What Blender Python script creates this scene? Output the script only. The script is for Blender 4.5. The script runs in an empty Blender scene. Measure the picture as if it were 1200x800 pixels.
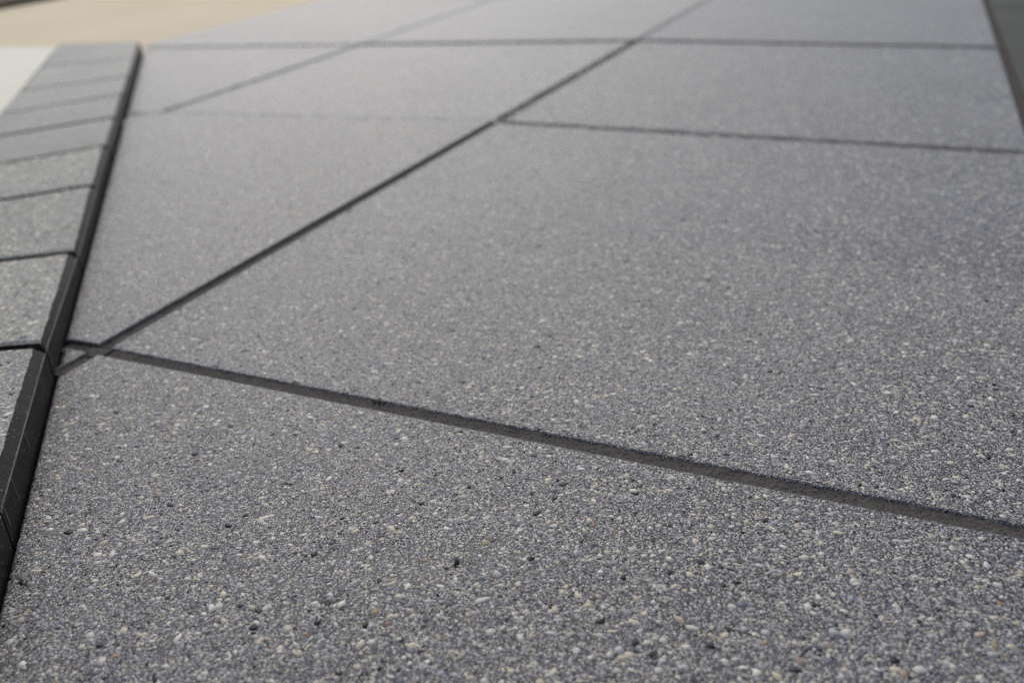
import bpy, math, random
import numpy as np
from mathutils import Matrix, Vector, noise

random.seed(7)
RNG = np.random.default_rng(11)
S = bpy.context.scene
COL = S.collection
H = 0.5                      # camera height in metres; plan coordinates below are multiples of it

# ------------------------------------------------------------------ camera
cam_d = bpy.data.cameras.new('camera')
cam = bpy.data.objects.new('camera', cam_d)
COL.objects.link(cam)
rx = Vector((0.90808, -0.14145, 0.39418))
ry = Vector((0.41507, 0.42928, -0.80214))
rz = Vector((-0.05576, 0.89203, 0.44853))
m = Matrix((rx, ry, rz)).to_4x4()
m.translation = (0, 0, H)
cam.matrix_world = m
cam_d.sensor_width = 36.0
cam_d.lens = 33.86
cam_d.clip_start = 0.02
cam_d.clip_end = 2000
cam_d.dof.use_dof = True
cam_d.dof.focus_distance = 0.84
cam_d.dof.aperture_fstop = 3.5
S.camera = cam

# ------------------------------------------------------------------ light
SUN_EL, SUN_AZ = math.radians(40), math.radians(36)      # azimuth measured left of the +Y axis
sd = Vector((-math.sin(SUN_AZ) * math.cos(SUN_EL), math.cos(SUN_AZ) * math.cos(SUN_EL), math.sin(SUN_EL)))
W = bpy.data.worlds.new('World')
S.world = W
W.use_nodes = True
nt = W.node_tree
bg = nt.nodes['Background']
sky = nt.nodes.new('ShaderNodeTexSky')
sky.sky_type = 'NISHITA'
sky.sun_disc = False
sky.sun_elevation = SUN_EL
sky.sun_rotation = -SUN_AZ
sky.air_density = 1.0
sky.dust_density = 2.0
sky.ozone_density = 1.0
bg.inputs['Strength'].default_value = 0.12
grey = nt.nodes.new('ShaderNodeHueSaturation')        # thin overcast: the sky's blue is veiled
grey.inputs['Saturation'].default_value = 0.62
nt.links.new(sky.outputs['Color'], grey.inputs['Color'])
nt.links.new(grey.outputs['Color'], bg.inputs['Color'])
sl = bpy.data.lights.new('sun', 'SUN')
sl.energy = 0.5
sl.angle = math.radians(60)
sl.color = (1.0, 0.985, 0.965)
so = bpy.data.objects.new('sun', sl)
COL.objects.link(so)
so.rotation_euler = sd.to_track_quat('Z', 'Y').to_euler()
S.view_settings.view_transform = 'Standard'
S.view_settings.look = 'None'
S.view_settings.exposure = 0.42
S.view_settings.gamma = 1.0
try:
    S.cycles.use_denoising = True
    S.cycles.denoiser = 'OPENIMAGEDENOISE'
    S.cycles.denoising_input_passes = 'RGB_ALBEDO_NORMAL'
    S.cycles.denoising_prefilter = 'NONE'
    S.cycles.use_adaptive_sampling = False
    S.cycles.filter_width = 1.2
except Exception:
    pass


# ------------------------------------------------------------------ materials
def mat(name):
    M = bpy.data.materials.new(name)
    M.use_nodes = True
    t = M.node_tree
    return M, t, t.nodes['Principled BSDF']


def node(t, kind, **kw):
    n = t.nodes.new(kind)
    for k, v in kw.items():
        setattr(n, k, v)
    return n


def ramp(t, stops, interp='LINEAR'):
    r = node(t, 'ShaderNodeValToRGB')
    r.color_ramp.interpolation = interp
    e = r.color_ramp.elements
    while len(e) < len(stops):
        e.new(0.5)
    for k, (p, c) in enumerate(stops):
        e[k].position = p
        e[k].color = (*c, 1) if not isinstance(c, (int, float)) else (c, c, c, 1)
    return r


def tex(t, kind, scale, vec, **kw):
    n = node(t, kind)
    n.inputs['Scale'].default_value = scale
    for k, v in kw.items():
        n.inputs[k].default_value = v
    t.links.new(vec, n.inputs['Vector'])
    return n


def mix(t, fac, a, b, blend='MIX'):
    n = node(t, 'ShaderNodeMix', data_type='RGBA', blend_type=blend)
    L = t.links
    for sock, v in ((n.inputs['Factor'], fac), (n.inputs['A'], a), (n.inputs['B'], b)):
        if isinstance(v, (int, float)):
            sock.default_value = v
        elif isinstance(v, tuple):
            sock.default_value = (*v, 1)
        else:
            L.new(v, sock)
    return n.outputs['Result']


def math_n(t, op, a, b=None):
    n = node(t, 'ShaderNodeMath', operation=op)
    for k, v in enumerate((a, b)):
        if v is None:
            continue
        if isinstance(v, (int, float)):
            n.inputs[k].default_value = v
        else:
            t.links.new(v, n.inputs[k])
    return n.outputs[0]


def coords(t):
    tc = node(t, 'ShaderNodeTexCoord')
    oi = node(t, 'ShaderNodeObjectInfo')
    mul = node(t, 'ShaderNodeVectorMath', operation='ADD')
    cx = node(t, 'ShaderNodeCombineXYZ')
    r = math_n(t, 'MULTIPLY', oi.outputs['Random'], 13.7)
    t.links.new(r, cx.inputs[0])
    t.links.new(r, cx.inputs[1])
    t.links.new(tc.outputs['Object'], mul.inputs[0])
    t.links.new(cx.outputs[0], mul.inputs[1])
    return mul.outputs[0], oi


def terrazzo(name, cement, light, warm, dark, rough=0.39, spec=0.17):
    """ground exposed-aggregate concrete: cement with grains of three sizes"""
    M, t, b = mat(name)
    v, oi = coords(t)
    L = t.links
    big = tex(t, 'ShaderNodeTexNoise', 5, v, Detail=4.0)
    mid = tex(t, 'ShaderNodeTexNoise', 70, v, Detail=4.0)
    fine = tex(t, 'ShaderNodeTexNoise', 900, v, Detail=3.0)
    base = mix(t, fine.outputs['Fac'], tuple(c * 0.35 for c in cement), tuple(c * 1.6 for c in cement))
    hs = []
    col = base
    for scale, thr, share in ((1150, 0.46, 0.50), (620, 0.44, 0.55), (330, 0.40, 0.36)):
        # warped coordinates give the grains broken outlines
        w = node(t, 'ShaderNodeVectorMath', operation='MULTIPLY_ADD')
        wn = tex(t, 'ShaderNodeTexNoise', scale * 1.1, v, Detail=2.0)
        L.new(wn.outputs['Color'], w.inputs[0])
        w.inputs[1].default_value = (0.55 / scale,) * 3
        L.new(v, w.inputs[2])
        vo = tex(t, 'ShaderNodeTexVoronoi', scale, w.outputs[0])
        sep = node(t, 'ShaderNodeSeparateColor')
        L.new(vo.outputs['Color'], sep.inputs[0])
        inside = math_n(t, 'LESS_THAN', vo.outputs['Distance'], thr)
        pick = math_n(t, 'LESS_THAN', sep.outputs[0], share)
        msk = math_n(t, 'MULTIPLY', inside, pick)
        gc = ramp(t, [(0.0, dark), (0.24, tuple(c * 0.5 for c in cement)), (0.34, tuple(c * 1.5 for c in cement)),
                      (0.60, tuple(c * 0.72 for c in light)), (0.86, light), (0.94, warm)], 'CONSTANT')
        L.new(sep.outputs[1], gc.inputs[0])
        col = mix(t, msk, col, gc.outputs[0])
        hs.append(math_n(t, 'MULTIPLY', msk, 180.0 / scale))
    tone = ramp(t, [(0.3, 0.86), (0.7, 1.14)])
    L.new(big.outputs['Fac'], tone.inputs[0])
    col = mix(t, 1.0, col, tone.outputs[0], 'MULTIPLY')
    tone2 = ramp(t, [(0.3, 0.88), (0.7, 1.12)])
    L.new(mid.outputs['Fac'], tone2.inputs[0])
    col = mix(t, 1.0, col, tone2.outputs[0], 'MULTIPLY')
    rt = ramp(t, [(0.0, 0.93), (1.0, 1.07)])
    L.new(oi.outputs['Random'], rt.inputs[0])
    col = mix(t, 1.0, col, rt.outputs[0], 'MULTIPLY')
    L.new(col, b.inputs['Base Color'])
    b.inputs['Roughness'].default_value = rough
    b.inputs['Specular IOR Level'].default_value = spec
    hsum = math_n(t, 'ADD', math_n(t, 'ADD', hs[0], hs[1]), math_n(t, 'ADD', hs[2], math_n(t, 'MULTIPLY', fine.outputs['Fac'], 0.8)))
    bp = node(t, 'ShaderNodeBump')
    bp.inputs['Strength'].default_value = 0.55
    bp.inputs['Distance'].default_value = 0.00025
    L.new(hsum, bp.inputs['Height'])
    L.new(bp.outputs[0], b.inputs['Normal'])
    return M


def rough_mat(name, c0, c1, scale, fine_scale, bump, dist, rough=0.85, spec=0.25, specks=None):
    M, t, b = mat(name)
    v, oi = coords(t)
    L = t.links
    n1 = tex(t, 'ShaderNodeTexNoise', scale, v, Detail=6.0, Roughness=0.65)
    n2 = tex(t, 'ShaderNodeTexNoise', fine_scale, v, Detail=4.0, Roughness=0.7)
    f = math_n(t, 'ADD', math_n(t, 'MULTIPLY', n1.outputs['Fac'], 0.5), math_n(t, 'MULTIPLY', n2.outputs['Fac'], 0.5))
    r = ramp(t, [(0.32, c0), (0.68, c1)])
    L.new(f, r.inputs[0])
    col = r.outputs[0]
    if specks:
        vo = tex(t, 'ShaderNodeTexVoronoi', specks[0], v)
        sep = node(t, 'ShaderNodeSeparateColor')
        L.new(vo.outputs['Color'], sep.inputs[0])
        msk = math_n(t, 'MULTIPLY', math_n(t, 'LESS_THAN', vo.outputs['Distance'], 0.38), math_n(t, 'LESS_THAN', sep.outputs[0], specks[2]))
        col = mix(t, msk, col, specks[1])
    L.new(col, b.inputs['Base Color'])
    b.inputs['Roughness'].default_value = rough
    b.inputs['Specular IOR Level'].default_value = spec
    bp = node(t, 'ShaderNodeBump')
    bp.inputs['Strength'].default_value = bump
    bp.inputs['Distance'].default_value = dist
    L.new(n2.outputs['Fac'], bp.inputs['Height'])
    L.new(bp.outputs[0], b.inputs['Normal'])
    return M


M_SLAB = terrazzo('ground grey terrazzo concrete', (0.076, 0.075, 0.086), (0.50, 0.485, 0.46), (0.42, 0.35, 0.25), (0.010, 0.010, 0.013))
M_KERB = terrazzo('pale grey kerb concrete', (0.185, 0.183, 0.166), (0.62, 0.60, 0.54), (0.42, 0.36, 0.27), (0.03, 0.03, 0.03), 0.5)
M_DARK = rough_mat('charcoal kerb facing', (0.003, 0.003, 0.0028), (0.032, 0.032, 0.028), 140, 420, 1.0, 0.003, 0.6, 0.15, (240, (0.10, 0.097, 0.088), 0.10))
M_ARRIS = rough_mat('worn kerb arris', (0.03, 0.03, 0.027), (0.24, 0.235, 0.21), 45, 500, 0.4, 0.0005, 0.6)
M_MORTAR = rough_mat('brown grey joint sand', (0.064, 0.055, 0.048), (0.155, 0.135, 0.118), 160, 900, 0.8, 0.0008, 0.95, 0.15, (700, (0.03, 0.027, 0.025), 0.22))
M_GAP = rough_mat('dark kerb joint', (0.025, 0.023, 0.021), (0.06, 0.055, 0.05), 160, 900, 0.8, 0.0008, 0.95, 0.1)
M_GLARE_SAND = rough_mat('joint sand with painted glare', (0.20, 0.195, 0.19), (0.30, 0.29, 0.28), 160, 900, 0.15, 0.0003, 0.39, 0.2)  # joint sand made paler: low-angle glare on the far-left joints put into the colour
M_LOOSE = rough_mat('grey joint sand', (0.085, 0.080, 0.076), (0.185, 0.175, 0.167), 160, 900, 0.5, 0.0006, 0.6, 0.25)
M_TAN = rough_mat('tan compacted sand', (0.72, 0.59, 0.39), (0.84, 0.71, 0.50), 2.2, 180, 0.5, 0.003, 0.9)
M_PALE = rough_mat('pale limestone', (0.66, 0.61, 0.49), (0.76, 0.71, 0.58), 4, 300, 0.3, 0.0006, 0.6)
M_PATH = rough_mat('dark olive concrete', (0.037, 0.038, 0.028), (0.069, 0.071, 0.053), 7, 260, 0.5, 0.0012, 0.75)
M_WOOD = rough_mat('weathered brown timber', (0.055, 0.042, 0.030), (0.12, 0.095, 0.07), 12, 140, 0.6, 0.002, 0.8)
M_BED = rough_mat('brown soil', (0.16, 0.12, 0.08), (0.28, 0.22, 0.16), 6, 120, 0.8, 0.006, 0.95)
M_STREAK = rough_mat('pale mortar smear', (0.13, 0.125, 0.11), (0.24, 0.23, 0.21), 150, 700, 0.3, 0.0003, 0.8)
M_STRAW = rough_mat('dry straw', (0.10, 0.085, 0.05), (0.24, 0.20, 0.12), 300, 900, 0.2, 0.0003, 0.8)
M_SEED = rough_mat('dark husk', (0.012, 0.011, 0.010), (0.035, 0.03, 0.026), 300, 900, 0.3, 0.0003, 0.6)
M_GRIT = rough_mat('white grit', (0.55, 0.53, 0.48), (0.75, 0.73, 0.68), 400, 1200, 0.2, 0.0003, 0.5)

M_CHIP, t, b = mat('aggregate stone')
v, oi = coords(t)
at = node(t, 'ShaderNodeAttribute', attribute_name='stone_colour')
n1 = tex(t, 'ShaderNodeTexNoise', 700, v, Detail=4.0)
r1 = ramp(t, [(0.3, 0.78), (0.7, 1.2)])
t.links.new(n1.outputs['Fac'], r1.inputs[0])
t.links.new(mix(t, 1.0, at.outputs['Color'], r1.outputs[0], 'MULTIPLY'), b.inputs['Base Color'])
b.inputs['Roughness'].default_value = 0.42
b.inputs['Specular IOR Level'].default_value = 0.16
bp = node(t, 'ShaderNodeBump')
bp.inputs['Strength'].default_value = 0.25
bp.inputs['Distance'].default_value = 0.0002
t.links.new(n1.outputs['Fac'], bp.inputs['Height'])
t.links.new(bp.outputs[0], b.inputs['Normal'])


# ------------------------------------------------------------------ helpers
def link(name, verts, faces, material, parent=None, kind=None, smooth=False, midx=None, origin=None):
    me = bpy.data.meshes.new(name)
    vs = [Vector(p) for p in verts]
    if origin is not None:
        o = Vector(origin)
        vs = [p - o for p in vs]
    me.from_pydata([tuple(p) for p in vs], [], faces)
    for mm in (material if isinstance(material, (list, tuple)) else [material]):
        me.materials.append(mm)
    if midx:
        me.polygons.foreach_set('material_index', midx)
    if smooth:
        me.polygons.foreach_set('use_smooth', [True] * len(me.polygons))
    me.update()
    ob = bpy.data.objects.new(name, me)
    COL.objects.link(ob)
    if origin is not None:
        ob.location = origin
    if parent:
        ob.parent = parent
    if kind:
        ob['kind'] = kind
    return ob


def empty(name, kind=None, label=None, cat=None):
    o = bpy.data.objects.new(name, None)
    COL.objects.link(o)
    o.empty_display_size = 0.1
    if kind:
        o['kind'] = kind
    if label:
        o['label'] = label
        o['category'] = cat
    return o


def clip(poly, a, b, c):
    """keep a*u + b*v <= c"""
    out = []
    for i in range(len(poly)):
        p, q = poly[i], poly[(i + 1) % len(poly)]
        dp, dq = a * p[0] + b * p[1] - c, a * q[0] + b * q[1] - c
        if dp <= 0:
            out.append(p)
        if dp * dq < 0:
            f = dp / (dp - dq)
            out.append((p[0] + f * (q[0] - p[0]), p[1] + f * (q[1] - p[1])))
    return out


# plan of the paving, in camera heights
U_A, U_E, U_F = -1.81, -3.745, -5.80         # joints running away from the viewer
V_B, V_C, V_D, V_G, V_I = 1.434, 3.657, 5.60, 7.75, 9.9
FALL = 0.031                                 # cross fall of the left-hand slabs


def ground_z(u):
    return -FALL * max(0.0, U_A - u)


P0 = np.array([-1.297, 0.727])               # foot of the kerb face
DK = np.array([-0.66797, 0.74419])
NK = np.array([-0.74419, -0.66797])
R_U, R_V, R_S = 0.2065, 4.25, -0.0643        # right-hand border: u = R_U + R_S (v - R_V)


def plan(s, o):
    p = P0 + DK * s + NK * o
    return float(p[0]), float(p[1])


# ------------------------------------------------------------------ ground
def sheet(name, poly, z, material, kind='structure', thick=None):
    vs = [(p[0], p[1], z) for p in poly]
    fs = [tuple(range(len(poly)))]
    if thick:
        n = len(poly)
        vs += [(p[0], p[1], z - thick) for p in poly]
        fs += [(i, i + n, (i + 1) % n + n, (i + 1) % n) for i in range(n)]
    return link(name, vs, fs, material, None, kind)


GZ = -0.088
gr = sheet('sandy_ground', [(-600, -600), (600, -600), (600, 600), (-600, 600)], GZ, M_TAN)

# ------------------------------------------------------------------ paving slabs
pavement = empty('pavement', 'structure')
SLABS = []       # (object, polygon in metres, zfun)


def edge_loop(poly, step, amp, seed):
    out = []
    n = len(poly)
    for i in range(n):
        p, q = Vector(poly[i]), Vector(poly[(i + 1) % n])
        d = q - p
        L = d.length
        k = max(2, int(L / step))
        nor = Vector((-d.y, d.x)) / L        # inward for counter-clockwise polygons
        for j in range(k):
            c = p + d * (j / k)
            a = 0.0
            if j:
                x = noise.noise(Vector((c.x * 90, c.y * 90, seed)))
                y = noise.noise(Vector((c.x * 330, c.y * 330, seed + 5)))
                a = amp * (0.5 * abs(x) + 0.6 * max(0, y))
                if y > 0.52:
                    a += amp * 1.3
            out.append((c.x + nor.x * a, c.y + nor.y * a))
    return out


def inset(loop, d):
    n = len(loop)
    out = []
    for i in range(n):
        a, b, c = Vector(loop[i - 3]), Vector(loop[i]), Vector(loop[(i + 3) % n])
        t_ = (c - a)
        t_ = t_.normalized() if t_.length > 1e-9 else Vector((1, 0))
        out.append((b.x - t_.y * d, b.y + t_.x * d))
    return out


def make_slab(halfplanes, dz, seed, near):
    poly = [(-9, -3), (9, -3), (9, 14), (-9, 14)]
    for a, b, c in halfplanes:
        poly = clip(poly, a, b, c)
        if len(poly) < 3:
            return None
    pm = [(p[0] * H, p[1] * H) for p in poly]
    cx = sum(p[0] for p in pm) / len(pm)
    cy = sum(p[1] for p in pm) / len(pm)

    def zf(x, y):
        return ground_z(x / H) * H + dz
    step, amp = (0.0022, 0.0014) if near else (0.012, 0.0012)
    l0 = edge_loop(pm, step, amp, seed)
    l1 = inset(l0, 0.0008)
    l2 = inset(l0, 0.0022)
    vs, fs = [], []
    n = len(l0)
    for loop, off in ((l0, -0.050), (l0, -0.0022), (l1, -0.0006), (l2, 0.0)):
        vs += [(x, y, zf(x, y) + off) for x, y in loop]
    for r in range(3):
        for i in range(n):
            j = (i + 1) % n
            fs.append((r * n + i, r * n + j, (r + 1) * n + j, (r + 1) * n + i))
    fs.append(tuple(range(3 * n, 4 * n)))
    ob = link('paving_slab', vs, fs, [M_SLAB, M_GLARE_SAND if cx / H < U_E else M_LOOSE if cy / H > V_C else M_MORTAR], midx=[1] * n + [0] * (2 * n + 1), parent=pavement, origin=(cx, cy, zf(cx, cy)))
    SLABS.append((ob, pm, zf))
    return ob


def le_u(c): return (1, 0, c)
def ge_u(c): return (-1, 0, -c)
def le_v(c): return (0, 1, c)
def ge_v(c): return (0, -1, -c)


def kerb_side(gap=0.008):     # stay on the right of the kerb face
    return (NK[0], NK[1], float(NK @ P0) - gap)


def right_side(gap):
    L = math.hypot(1, R_S)
    return (1, -R_S, R_U - R_S * R_V - gap * L)


gA, gB, gC, gD, gE = 0.015, 0.0168, 0.011, 0.019, 0.0055
rows = [(-2.6, -0.55, 0.02, gB), (-0.55, V_B, 0.02, gB), (V_B, V_C, gB, gC), (V_C, V_D, gC, gD), (V_D, V_G, gD, gC), (V_G, V_I, gC, gC)]
DZ = {(0, 1): 0.0, (1, 1): 0.0012, (0, 2): -0.0005, (1, 2): 0.0028, (0, 3): -0.001, (1, 3): -0.0015}
for ri, (v0, v1, g0, g1) in enumerate(rows):
    g0, g1 = g0, g1
    near = ri in (1, 2)
    make_slab([ge_u(U_A + gA), right_side(0.02), ge_v(v0 + g0), le_v(v1 - g1), kerb_side()], DZ.get((0, ri), 0), ri * 3 + 1, near)
    make_slab([ge_u(U_E + gE), le_u(U_A - gA), ge_v(v0 + g0), le_v(v1 - g1), kerb_side()], DZ.get((1, ri), 0), ri * 3 + 2, near)
    make_slab([ge_u(U_F + gE), le_u(U_E - gE), ge_v(v0 + g0 * 0.4), le_v(v1 - g1 * 0.4), kerb_side()], -0.001, ri * 3 + 3, False)

# jointing mortar: a strip with a rough surface in every joint
def joint(p, q, width, depth, step, seed, material=None):
    p, q = Vector(p) * H, Vector(q) * H
    d = q - p
    L = d.length
    n = max(4, int(L / step))
    k = 14 if step < 0.002 else 8
    nor = Vector((-d.y, d.x)) / L
    vs, fs = [], []
    for i in range(n + 1):
        c = p + d * (i / n)
        for j in range(k + 1):
            w = (j / k - 0.5) * width * H
            x, y = c.x + nor.x * w, c.y + nor.y * w
            z = ground_z(x / H) * H - depth
            z += 0.0012 * noise.noise(Vector((x * 55, y * 55, seed))) + 0.0010 * noise.noise(Vector((x * 260, y * 260, seed))) + 0.0008 * noise.noise(Vector((x * 620, y * 700, seed)))
            z += 0.0022 * abs(j / k - 0.5) ** 2 * 4          # mortar creeps up the slab sides
            vs.append((x, y, z))
    for i in range(n):
        for j in range(k):
            a = i * (k + 1) + j
            fs.append((a, a + k + 1, a + k + 2, a + 1))
    return link('joint_mortar', vs, fs, material or M_MORTAR, pavement, smooth=False)


def kerb_u(v):               # u of the kerb face at a given v
    return P0[0] + DK[0] * (v - P0[1]) / DK[1]


def r_u(v):
    return R_U + R_S * (v - R_V)


joint((kerb_u(V_B) + 0.01, V_B), (r_u(V_B), V_B), 0.058, 0.0030, 0.0012, 1)
joint((U_A, 1.31), (U_A, V_C), 0.060, 0.0027, 0.003, 2)
joint((U_A, V_C), (U_A, 5.7), 0.060, 0.0026, 0.004, 2)
joint((U_A, 5.7), (U_A, V_I), 0.060, 0.0022, 0.012, 3, M_LOOSE)
joint((kerb_u(V_C) + 0.01, V_C), (U_A, V_C), 0.046, 0.0014, 0.004, 4, M_GLARE_SAND)
joint((U_A, V_C), (r_u(V_C), V_C), 0.046, 0.0018, 0.004, 4, M_LOOSE)
joint((kerb_u(V_D) + 0.01, V_D), (U_E, V_D), 0.058, 0.0006, 0.008, 5, M_GLARE_SAND)
joint((U_E, V_D), (r_u(V_D), V_D), 0.058, 0.0014, 0.008, 5, M_LOOSE)
joint((U_E, 3.36), (U_E, V_I), 0.046, 0.0008, 0.006, 6, M_GLARE_SAND)
for vv in (V_G, -0.55):
    joint((max(kerb_u(vv), U_F) + 0.01, vv), (r_u(vv), vv), 0.05, 0.0055, 0.012, 7)
joint((r_u(-2.6), -2.6), (r_u(V_I), V_I), 0.052, 0.009, 0.006, 9)

# ------------------------------------------------------------------ stone chips set in the concrete
SHARE = [((0.63, 0.575, 0.49), 0.20), ((0.46, 0.44, 0.41), 0.22), ((0.53, 0.455, 0.345), 0.18), ((0.28, 0.275, 0.29), 0.14),
         ((0.33, 0.25, 0.16), 0.014), ((0.26, 0.18, 0.14), 0.012), ((0.13, 0.135, 0.155), 0.085), ((0.011, 0.011, 0.014), 0.19), ((0.06, 0.062, 0.07), 0.02)]
CCOL = np.array([c for c, _ in SHARE])
CPR = np.array([p for _, p in SHARE]); CPR /= CPR.sum()
BIGP = np.array([0.25, 0.18, 0.27, 0.14, 0.018, 0.014, 0.10, 0.085, 0.02]); BIGP /= BIGP.sum()
KV = 6


def chip_arrays(x, y, z, d, big):
    """vertex array (n, 2*KV, 3) for chips of diameter d"""
    n = len(x)
    ang = np.linspace(0, 2 * np.pi, KV, endpoint=False)[None, :] + RNG.uniform(-0.36, 0.36, (n, KV))
    r = RNG.uniform(0.60, 1.20, (n, KV)) * (d / 2)[:, None]
    asp = np.sqrt(RNG.uniform(1.0, 1.9, n))[:, None]
    px, py = r * np.cos(ang) * asp, r * np.sin(ang) / asp
    th = RNG.uniform(0, 2 * np.pi, n)[:, None]
    X, Y = px * np.cos(th) - py * np.sin(th), px * np.sin(th) + py * np.cos(th)
    tx, ty = RNG.normal(0, 0.02, n)[:, None], RNG.normal(0, 0.02, n)[:, None]
    hh = np.clip(d * RNG.uniform(0.005, 0.018, n), 0.00002, 0.00009)[:, None]
    V = np.zeros((n, 2 * KV, 3))
    V[:, :KV, 0], V[:, :KV, 1], V[:, :KV, 2] = X, Y, -0.0004
    V[:, KV:, 0], V[:, KV:, 1] = X * 0.95, Y * 0.95
    V[:, KV:, 2] = hh + X * tx + Y * ty
    return V


def chip_colour(n, d):
    big = d > 0.0036
    idx = np.where(big, RNG.choice(len(CCOL), n, p=BIGP), RNG.choice(len(CCOL), n, p=CPR))
    c = CCOL[idx] * RNG.uniform(0.8, 1.15, (n, 1))
    return np.clip(c, 0.008, 0.68)


FACES = [(i, (i + 1) % KV, KV + (i + 1) % KV, KV + i) for i in range(KV)]


def chip_mesh(name, V, col):
    n = len(V)
    me = bpy.data.meshes.new(name)
    me.vertices.add(n * 2 * KV)
    me.vertices.foreach_set('co', V.reshape(-1))
    quad = np.array(FACES).reshape(-1)
    top = np.arange(KV, 2 * KV)
    one = np.concatenate([quad, top])
    loops = (one[None, :] + (np.arange(n) * 2 * KV)[:, None]).reshape(-1)
    me.loops.add(len(loops))
    me.loops.foreach_set('vertex_index', loops.astype(np.int32))
    st = np.concatenate([np.arange(KV) * 4, [KV * 4]])
    starts = (st[None, :] + (np.arange(n) * len(one))[:, None]).reshape(-1)
    me.polygons.add(len(starts))
    me.polygons.foreach_set('loop_start', starts.astype(np.int32))
    me.update(calc_edges=True)
    a = me.attributes.new('stone_colour', 'FLOAT_COLOR', 'POINT')
    c4 = np.ones((n, 2 * KV, 4))
    c4[:, :, :3] = col[:, None, :]
    a.data.foreach_set('color', c4.reshape(-1))
    me.materials.append(M_CHIP)
    me.validate()
    return me


def inside(pm, x, y, margin):
    ok = np.ones(len(x), bool)
    n = len(pm)
    for i in range(n):
        p, q = pm[i], pm[(i + 1) % n]
        dx, dy = q[0] - p[0], q[1] - p[1]
        L = math.hypot(dx, dy)
        ok &= ((x - p[0]) * -dy + (y - p[1]) * dx) / L > margin
    return ok


CR = np.array([[*rx], [*ry], [*rz]])         # world from camera


def pix(x, y, z):
    w = np.stack([x, y, z - H], -1) @ CR
    f = 33.86 / 36 * 1200
    return 600 + f * w[:, 0] / -w[:, 2], 400 - f * w[:, 1] / -w[:, 2], -w[:, 2]


def scatter(pm, zf, dens, dmin, dmax, expo, dref, ymin, ymax, xmin):
    xs = [p[0] for p in pm]; ys = [p[1] for p in pm]
    x0, x1 = max(min(xs), xmin), min(max(xs), 1.3)
    y0, y1 = max(min(ys), ymin), min(max(ys), ymax)
    if x1 <= x0 or y1 <= y0:
        return None
    n = int(dens * (dref / dmin) ** expo * (x1 - x0) * (y1 - y0))
    x, y = RNG.uniform(x0, x1, n), RNG.uniform(y0, y1, n)
    d = np.minimum(dmin * RNG.uniform(0, 1, n) ** (-1 / expo), dmax)
    ok = inside(pm, x, y, d * 0.75 + 0.002) & (d > 0.0024 + 0.0022 * np.clip((np.hypot(x, y) - 1.9) / 1.3, 0, 1) * (np.hypot(x, y) > 1.9)) | (inside(pm, x, y, d * 0.75 + 0.002) & (np.hypot(x, y) < 1.9))
    ok &= RNG.uniform(0, 1, n) > np.clip((np.hypot(x, y) - 2.4) / 1.5, 0, 1)
    x, y, d = x[ok], y[ok], d[ok]
    z = np.array([zf(a, b_) for a, b_ in zip(x, y)])
    return x, y, z, d


# the chips that stand out in the near slabs: plan position, diameter in mm, colour
NOTABLE = [(-0.2721, 1.0484, 8.7, 't'),
           (-0.2509, 1.0399, 8.6, 'p'),
           (-0.4749, 0.9312, 7.4, 'p'),
           (-0.6719, 0.8455, 7.4, 'p'),
           (-0.5988, 0.8299, 6.0, 'w'),
           (-0.7311, 0.7938, 6.7, 'p'),
           (-0.5585, 0.9847, 10.3, 'p'),
           (-0.8779, 0.9062, 6.1, 'p'),
           (-0.8933, 0.9133, 5.4, 'p'),
           (-0.8557, 0.8852, 5.3, 'p'),
           (-1.3462, 0.8721, 7.4, 'w'),
           (-0.2182, 1.0133, 7.2, 'k'),
           (-0.3186, 0.9812, 6.0, 'k'),
           (-0.3152, 1.1437, 6.6, 'k'),
           (-1.0455, 0.6927, 5.6, 'k'),
           (0.1201, 1.1712, 8.3, 't'),
           (0.1415, 1.2865, 8.2, 'p'),
           (-0.1668, 1.2654, 6.1, 'w'),
           (-0.2044, 1.24, 6.8, 'p'),
           (-0.1911, 1.2078, 6.6, 'p'),
           (-0.1312, 1.2499, 8.0, 'p'),
           (-0.155, 1.068, 7.9, 'g'),
           (-0.0677, 1.1019, 8.4, 'g'),
           (-0.0366, 1.1986, 4.4, 'a'),
           (-0.3199, 1.0703, 5.7, 'w'),
           (-0.3636, 1.1667, 6.1, 'p'),
           (-0.3511, 1.1714, 6.1, 'p'),
           (0.1464, 1.2455, 4.9, 'r'),
           (0.1259, 1.3278, 7.8, 'w'),
           (0.0487, 1.0721, 9.1, 'p'),
           (-0.4667, 1.2121, 6.4, 'r'),
           (-0.5181, 1.2028, 5.0, 't'),
           (-0.3999, 1.0535, 5.8, 't'),
           (-0.5255, 1.0217, 5.2, 't'),
           (-0.5189, 1.0992, 4.8, 'p'),
           (-0.6698, 0.8872, 5.0, 'r'),
           (-0.7724, 0.8248, 5.0, 'a'),
           (-0.6084, 1.0744, 4.8, 'w'),
           (-0.765, 1.0337, 5.6, 'w'),
           (-0.8019, 0.9833, 5.5, 'w'),
           (-0.6492, 1.0843, 5.6, 'p'),
           (-0.7309, 1.1465, 6.6, 'p'),
           (-0.7431, 1.2164, 6.1, 'p'),
           (0.135, 1.1805, 5.9, 't'),
           (-0.0868, 2.2628, 6.1, 'w'),
           (0.1514, 2.3281, 8.0, 'w'),
           (-0.0497, 1.8482, 5.2, 'w'),
           (-0.165, 1.7258, 5.0, 'w'),
           (0.0188, 2.054, 5.6, 'w'),
           (-0.236, 1.6634, 4.2, 'r'),
           (-0.0499, 2.4083, 5.3, 'k'),
           (-0.3111, 2.2393, 8.4, 't')]
NCOL = dict(t=(0.48, 0.39, 0.27), p=(0.53, 0.50, 0.43), w=(0.60, 0.58, 0.55), k=(0.012, 0.012, 0.014), g=(0.42, 0.42, 0.42), a=(0.38, 0.24, 0.11), r=(0.34, 0.19, 0.12))

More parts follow.
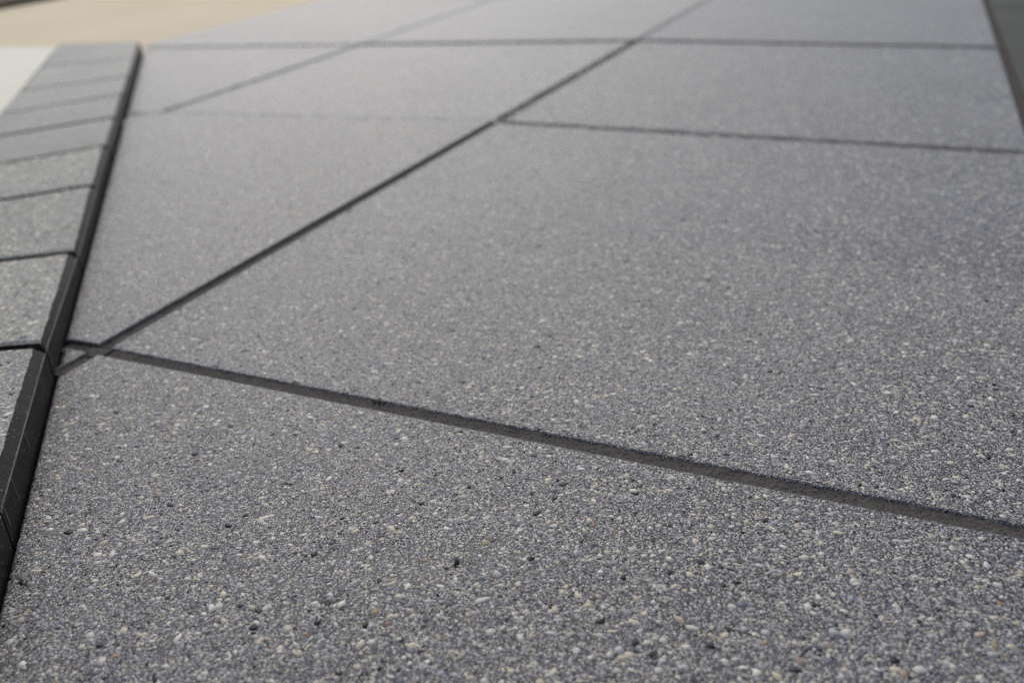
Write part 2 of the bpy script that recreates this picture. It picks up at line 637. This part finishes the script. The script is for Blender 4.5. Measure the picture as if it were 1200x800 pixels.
cands = []
for si, (ob, pm, zf) in enumerate(SLABS):
    A = scatter(pm, zf, 14000, 0.0014, 0.0085, 3.4, 0.0035, 0.22, 1.25, -1.7)
    B = scatter(pm, zf, 14000, 0.0024, 0.0085, 3.4, 0.0035, 1.25, 3.3, -3.0)
    parts = [a for a in (A, B) if a is not None]
    if not parts:
        continue
    x, y, z, d = (np.concatenate([p[k] for p in parts]) for k in range(4))
    if len(x) == 0:
        continue
    mine = [c for c in NOTABLE if inside(pm, np.array([c[0] * H]), np.array([c[1] * H]), 0.002)[0]]
    col = chip_colour(len(x), d)
    if mine:
        keep = np.ones(len(x), bool)
        for c in mine:
            keep &= (x - c[0] * H) ** 2 + (y - c[1] * H) ** 2 > ((d + c[2] / 1000) * 0.5) ** 2
        nx, ny = np.array([c[0] for c in mine]) * H, np.array([c[1] for c in mine]) * H
        x, y, d, col = np.append(x[keep], nx), np.append(y[keep], ny), np.append(d[keep], [c[2] / 1000 for c in mine]), np.vstack([col[keep], [NCOL[c[3]] for c in mine]])
        z = np.append(z[keep], [zf(a, b_) + 0.00008 for a, b_ in zip(nx, ny)])
    V = chip_arrays(x, y, z, d, None)
    px, py, dep = pix(x, y, z)
    size = d / dep * 33.86 / 36 * 1200
    size[(px < 5) | (px > 1195) | (py < 5) | (py > 795)] = 0
    cands.append((ob, x, y, z, d, V, col, size))
allsz = np.sort(np.concatenate([c[7] for c in cands]))[::-1]
cut = max(8.0, allsz[280]) if len(allsz) > 281 else 8.0
for ob, x, y, z, d, V, col, size in cands:
    solo = size > cut
    o = np.array(ob.location)
    for k in np.nonzero(solo)[0]:
        me = chip_mesh('stone_chip', V[k:k + 1], col[k:k + 1])
        c = bpy.data.objects.new('stone_chip', me)
        COL.objects.link(c)
        c.parent = ob
        c.location = (x[k] - o[0], y[k] - o[1], z[k] - o[2])
    r = ~solo
    Vr = V[r] + np.stack([x[r] - o[0], y[r] - o[1], z[r] - o[2]], -1)[:, None, :]
    me = chip_mesh('aggregate', Vr, col[r])
    c = bpy.data.objects.new('aggregate', me)
    COL.objects.link(c)
    c.parent = ob
    c['kind'] = 'stuff'

# ------------------------------------------------------------------ kerb
kerb = empty('kerb', 'thing', 'raised kerb of pale concrete blocks with charcoal chamfered side, left of the slabs', 'kerb')


def arris_z(s):
    return float(np.interp(s, [-1, 0.8, 1.5, 2.4, 3.7, 6], [0.064, 0.064, 0.034, 0.022, -0.005, -0.055]))


def kerb_top(s):
    return arris_z(s) + 0.019


KW, KFALL = 0.59, 0.03
JOINTS = [(-1.86, 0.1), (-1.20, 0.1), (-0.53, 0.1), (0.125, 0.25), (0.768, 0.33), (1.478, 0.2), (2.22, 0.0), (2.865, -0.12), (3.47, -0.09), (4.11, -0.18),
          (4.70, 0.0), (5.42, 0.4), (6.24, 0.80)]
CHW = 0.020
TAPER = {3: (0.021, 0.021), 4: (0.009, 0.021), 5: (0.011, 0.020), 6: (0.012, 0.020)}      # chamfer width at both ends of a block
gap = 0.0145
nb = len(JOINTS) - 1
for bi in range(nb):
    (s0, k0), (s1, k1) = JOINTS[bi], JOINTS[bi + 1]
    dzb = random.uniform(-0.001, 0.001)
    dob = random.uniform(-0.002, 0.002)
    c0, c1 = TAPER.get(bi, (0.013, 0.016))
    n = 60 if 2 < bi < 6 else 26
    prof = [(0.0, 'b'), (0.0, 'f'), (0.0017, 'a'), (None, 'c'), (None, 't'), (0.25, 't'), (KW, 't'), (KW, 'b')]
    vs, fs, mi = [], [], []
    for i in range(n + 1):
        t_ = i / n
        ends = min(i, n - i)
        for j, (o, tag) in enumerate(prof):
            if o is None:
                o = c0 + (c1 - c0) * t_ + (0.004 if tag == 't' else 0)
            gp = (gap if bi < 9 else 0.0095) * min(1.0, 0.3 + o / 0.02)
            a = s0 + gp + k0 * o
            b_ = s1 - gp + k1 * o
            s = a + (b_ - a) * t_
            jit = noise.noise(Vector((s * 22, j * 3.1, bi)))
            jit2 = noise.noise(Vector((s * 70, j * 5.1, bi)))
            oo = o + dob
            top = kerb_top(s) + dzb
            if tag == 'b':
                z = kerb_top(s) - 0.22
            elif tag == 'f':
                z = arris_z(s) + dzb - 0.0015 + 0.0009 * jit
            elif tag == 'a':
                z = arris_z(s) + dzb + 0.0018 + 0.0010 * jit
                oo += 0.0012 * jit2
            elif tag == 'c':
                z = top - 0.0016
                oo += 0.0025 * jit + 0.002 * jit2
            else:
                z = top - KFALL * max(0, o - CHW)
            if ends == 0 and tag in 'fact':
                z -= 0.004
            u, v_ = plan(s, oo)
            vs.append((u * H, v_ * H, z * H))
    m_ = len(prof)
    for i in range(n):
        for j in range(m_ - 1):
            a = i * m_ + j
            fs.append((a, a + 1, a + m_ + 1, a + m_))
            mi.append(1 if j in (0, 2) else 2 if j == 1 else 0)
    fs.append(tuple(range(m_))); mi.append(1)
    fs.append(tuple(n * m_ + j for j in reversed(range(m_)))); mi.append(1)
    uu, vv = plan((s0 + s1) / 2, 0.3)
    o = (uu * H, vv * H, 0.0)
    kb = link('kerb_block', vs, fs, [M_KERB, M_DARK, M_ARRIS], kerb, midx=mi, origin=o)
    # aggregate showing in the block's top
    if 2 < bi < 8:
        cnt = int(26000 * (s1 - s0) * KW * H * H) if bi < 7 else 120
        of = RNG.uniform(CHW + 0.008, KW - 0.012, cnt)
        lo_, hi_ = s0 + gap + 0.012 + k0 * of, s1 - gap - 0.012 + k1 * of
        ss = lo_ + (hi_ - lo_) * RNG.uniform(0, 1, cnt)
        d = np.minimum(0.003 * RNG.uniform(0, 1, cnt) ** (-1 / 3.0), 0.009)
        pq = P0[None, :] + DK[None, :] * ss[:, None] + NK[None, :] * (of + dob)[:, None]
        zz = np.array([kerb_top(a) + dzb - KFALL * (b_ - CHW) for a, b_ in zip(ss, of)])
        V = chip_arrays(pq[:, 0], pq[:, 1], zz, d, None)
        V[:, :, 2] += 0.0001
        V += np.stack([pq[:, 0] * H - o[0], pq[:, 1] * H - o[1], zz * H], -1)[:, None, :]
        cc = chip_colour(cnt, d) * np.array([1.1, 1.1, 1.04])
        me = chip_mesh('aggregate', V, cc)
        c = bpy.data.objects.new('aggregate', me)
        COL.objects.link(c)
        c.parent = kb
        c['kind'] = 'stuff'
    # pale smears of mortar running down the charcoal side
    for ssm in {3: (0.145, 0.235, 0.40, 0.64), 4: (0.785, )}.get(bi, ()):
        z1 = (arris_z(ssm) - 0.003) * H
        z0 = z1 - 0.021
        w = 0.0011
        vs2 = []
        for q in range(7):
            f = q / 6
            ww = w * (0.5 + 0.5 * abs(noise.noise(Vector((q * 1.7, ssm * 9, 2)))) + 0.3 * (1 - f))
            for sg, oo in ((-1, 0.0), (-1, -0.0012), (1, -0.0012), (1, 0.0)):
                u, v_ = plan(ssm + sg * ww / H / 2 + 0.004 * f, oo + dob)
                vs2.append((u * H, v_ * H, z1 + (z0 - z1) * f))
        fs2 = []
        for q in range(6):
            for j in range(3):
                a = q * 4 + j
                fs2.append((a, a + 4, a + 5, a + 1))
        sm = link('mortar_smear', [Vector(p) - Vector(o) for p in vs2], fs2, M_STREAK, kb)

# dark mortar filling the kerb's cross joints
for bi, (s, k) in enumerate(JOINTS[1:-1]):
    vs = []
    for o in (0.012, KW - 0.01):
        for sg in (-1, 1):
            for up in (0, 1):
                u, v_ = plan(s + k * o + sg * 0.016, o)
                z = kerb_top(s) - KFALL * o - (0.018 + (0.012 if o < 0.1 else 0) if up else 0.20)
                vs.append((u * H, v_ * H, z * H))
    fs = [(0, 2, 3, 1), (4, 5, 7, 6), (1, 3, 7, 5), (0, 1, 5, 4), (2, 6, 7, 3)]
    link('joint_mortar', vs, fs, M_GAP, kerb)

# ------------------------------------------------------------------ surroundings
# pale limestone paving on the far side of the kerb
pale = empty('pale_pavement', 'structure')
cuts = [-2.0, 1.1, 4.0, 6.42]
for i in range(3):
    for j in range(2):
        o0, o1 = KW + 0.012 + j * 2.0, KW + 0.012 + (j + 1) * 2.0 - 0.012
        sk = 0.0 if i < 2 else 0.72
        pts = [plan(cuts[i] + 0.006, o0), plan(cuts[i + 1] - 0.006 + sk * (o0 - 0.4), o0), plan(cuts[i + 1] - 0.006 + sk * (o1 - 0.4), o1), plan(cuts[i] + 0.006, o1)]
        zz = [kerb_top(s_) - KFALL * KW - 0.008 - 0.02 * 0 for s_ in (cuts[i], cuts[i + 1], cuts[i + 1], cuts[i])]
        vs = [(p[0] * H, p[1] * H, z * H) for p, z in zip(pts, zz)] + [(p[0] * H, p[1] * H, z * H - 0.1) for p, z in zip(pts, zz)]
        fs = [(3, 2, 1, 0), (0, 1, 5, 4), (1, 2, 6, 5), (2, 3, 7, 6), (3, 0, 4, 7)]
        link('limestone_slab', vs, fs, M_PALE, pale)

# dark concrete path along the right border
path = empty('concrete_path', 'structure')
for v0, v1 in ((-2.6, 0.9), (0.9, 3.9), (3.9, 6.9), (6.9, 9.9)):
    g = 0.012
    pts = [(r_u(v0 + g) + 0.018, v0 + g), (r_u(v0 + g) + 2.6, v0 + g), (r_u(v1 - g) + 2.6, v1 - g), (r_u(v1 - g) + 0.018, v1 - g)]
    vs = [(p[0] * H, p[1] * H, 0.0015) for p in pts] + [(p[0] * H, p[1] * H, -0.08) for p in pts]
    link('path_slab', vs, [(0, 1, 2, 3), (0, 4, 5, 1), (1, 5, 6, 2), (2, 6, 7, 3), (3, 7, 4, 0)], M_PATH, path)

# timber edging and soil beyond the tan ground
bx0, bx1 = -4.93, -4.87
ed = empty('edging_strip', None, 'low dark brown edging along the far side of the tan ground', 'edging')
for y0, y1 in ((-1.0, 1.9), (1.9, 4.8), (4.8, 7.7)):
    a, c = y0 + 0.003, y1 - 0.003
    b_ = 0.006
    vs = []
    for yy in (a, c):
        vs += [(bx1, yy, GZ - 0.05), (bx1, yy, GZ + 0.036 - b_), (bx1 - b_, yy, GZ + 0.036), (bx0 + b_, yy, GZ + 0.036), (bx0, yy, GZ + 0.036 - b_), (bx0, yy, GZ - 0.05)]
    fs = [(j, j + 1, j + 7, j + 6) for j in range(5)] + [tuple(range(5, -1, -1)), tuple(range(6, 12))]
    link('board', vs, fs, M_WOOD, ed, origin=(bx0, (a + c) / 2, GZ))
n = 40
vs, fs = [], []
for i in range(n + 1):
    for j in range(n + 1):
        x, y = bx0 - 0.002 - 4.0 * i / n, -1 + 8.7 * j / n
        vs.append((x, y, GZ + 0.022 + 0.02 * noise.noise(Vector((x * 3, y * 3, 0)))))
for i in range(n):
    for j in range(n):
        a = i * (n + 1) + j
        fs.append((a, a + 1, a + n + 2, a + n + 1))
link('soil_ground', vs, fs, M_BED, None, 'structure', True)


# ------------------------------------------------------------------ small litter
def tube(name, pts, radii, material, sides=6):
    vs, fs = [], []
    P = [Vector(p) for p in pts]
    for i, p in enumerate(P):
        d = (P[min(i + 1, len(P) - 1)] - P[max(i - 1, 0)]).normalized()
        a = d.orthogonal().normalized()
        b_ = d.cross(a)
        for k in range(sides):
            an = 2 * math.pi * k / sides
            vs.append(p + (a * math.cos(an) + b_ * math.sin(an)) * radii[i])
    for i in range(len(P) - 1):
        for k in range(sides):
            a0, a1 = i * sides + k, i * sides + (k + 1) % sides
            fs.append((a0, a1, a1 + sides, a0 + sides))
    fs.append(tuple(reversed(range(sides))))
    fs.append(tuple(range((len(P) - 1) * sides, len(P) * sides)))
    return link(name, vs, fs, material, None, None, True, origin=P[0])


def lab(o, label, cat):
    o['label'] = label
    o['category'] = cat
    return o

def on_slab(u, v, up=0.0):
    return (u * H, v * H, ground_z(u) * H + up)


# dark little husk on the near slab
r_ = [0.0006, 0.0016, 0.0021, 0.0019, 0.0011, 0.0004]
cu, cv = (-0.632, 1.038)
lab(tube('seed_husk', [on_slab(cu - 0.0012 * k * 1.6, cv + 0.0022 * k * 1.6, 0.0016 + 0.0003 * math.sin(k)) for k in range(6)], r_, M_SEED, 7),
    'tiny dark elongated seed husk lying on the near slab below the wide joint', 'seed husk')
# curled fibre beside the joint
cu, cv = (-0.9065, 1.492)
lab(tube('dry_fibre', [on_slab(cu + 0.011 * math.cos(k * 0.55) * (1 - k * 0.03), cv + 0.013 * math.sin(k * 0.55), 0.0007 + 0.0003 * k) for k in range(12)],
         [0.00035] * 12, M_STRAW, 5),
    'thin curled dry fibre lying just behind the wide joint', 'plant fibre')
# white grain caught on the joint's far edge
bm_v, bm_f = [], []
cu, cv = (-0.851, 1.4555)
g = Vector(on_slab(cu, cv, 0.0010))
for i in range(5):
    for k in range(7):
        th_, ph = math.pi * (i + 0.5) / 5, 2 * math.pi * k / 7
        rr = 0.0017 * (1 + 0.25 * noise.noise(Vector((i * 1.3, k * 0.9, 4))))
        bm_v.append(g + Vector((rr * math.sin(th_) * math.cos(ph) * 1.3, rr * math.sin(th_) * math.sin(ph), rr * math.cos(th_) * 0.8)))
for i in range(4):
    for k in range(7):
        bm_f.append((i * 7 + k, (i + 1) * 7 + k, (i + 1) * 7 + (k + 1) % 7, i * 7 + (k + 1) % 7))
bm_f.append(tuple(range(7)))
bm_f.append(tuple(reversed(range(28, 35))))
lab(link('grit_grain', bm_v, bm_f, M_GRIT, None, None, True, origin=g), 'single white grain of grit caught on the far edge of the wide joint', 'grit')
# small withered weed in the joint: a few thin blades out of one root
weed = empty('withered_weed', 'thing', 'small withered dark weed sprouting from the wide joint between the slabs', 'weed')
cu, cv = (-1.033, 1.446)
root = Vector(on_slab(cu, cv, -0.004))
weed.location = root
for k in range(9):
    an = k * 2.4
    ln_ = random.uniform(0.006, 0.012)
    pts = [Vector((0.006 * (k - 4) / 4, 0, 0)) + Vector((math.cos(an) * ln_ * f * 0.6, math.sin(an) * ln_ * f * 0.5, ln_ * f * (1 - 0.3 * f))) for f in (0, 0.3, 0.6, 0.85, 1.0)]
    bl = tube('blade', pts, [0.0005, 0.0006, 0.0005, 0.0004, 0.0002], M_SEED if k % 3 else M_STRAW, 5)
    bl.parent = weed
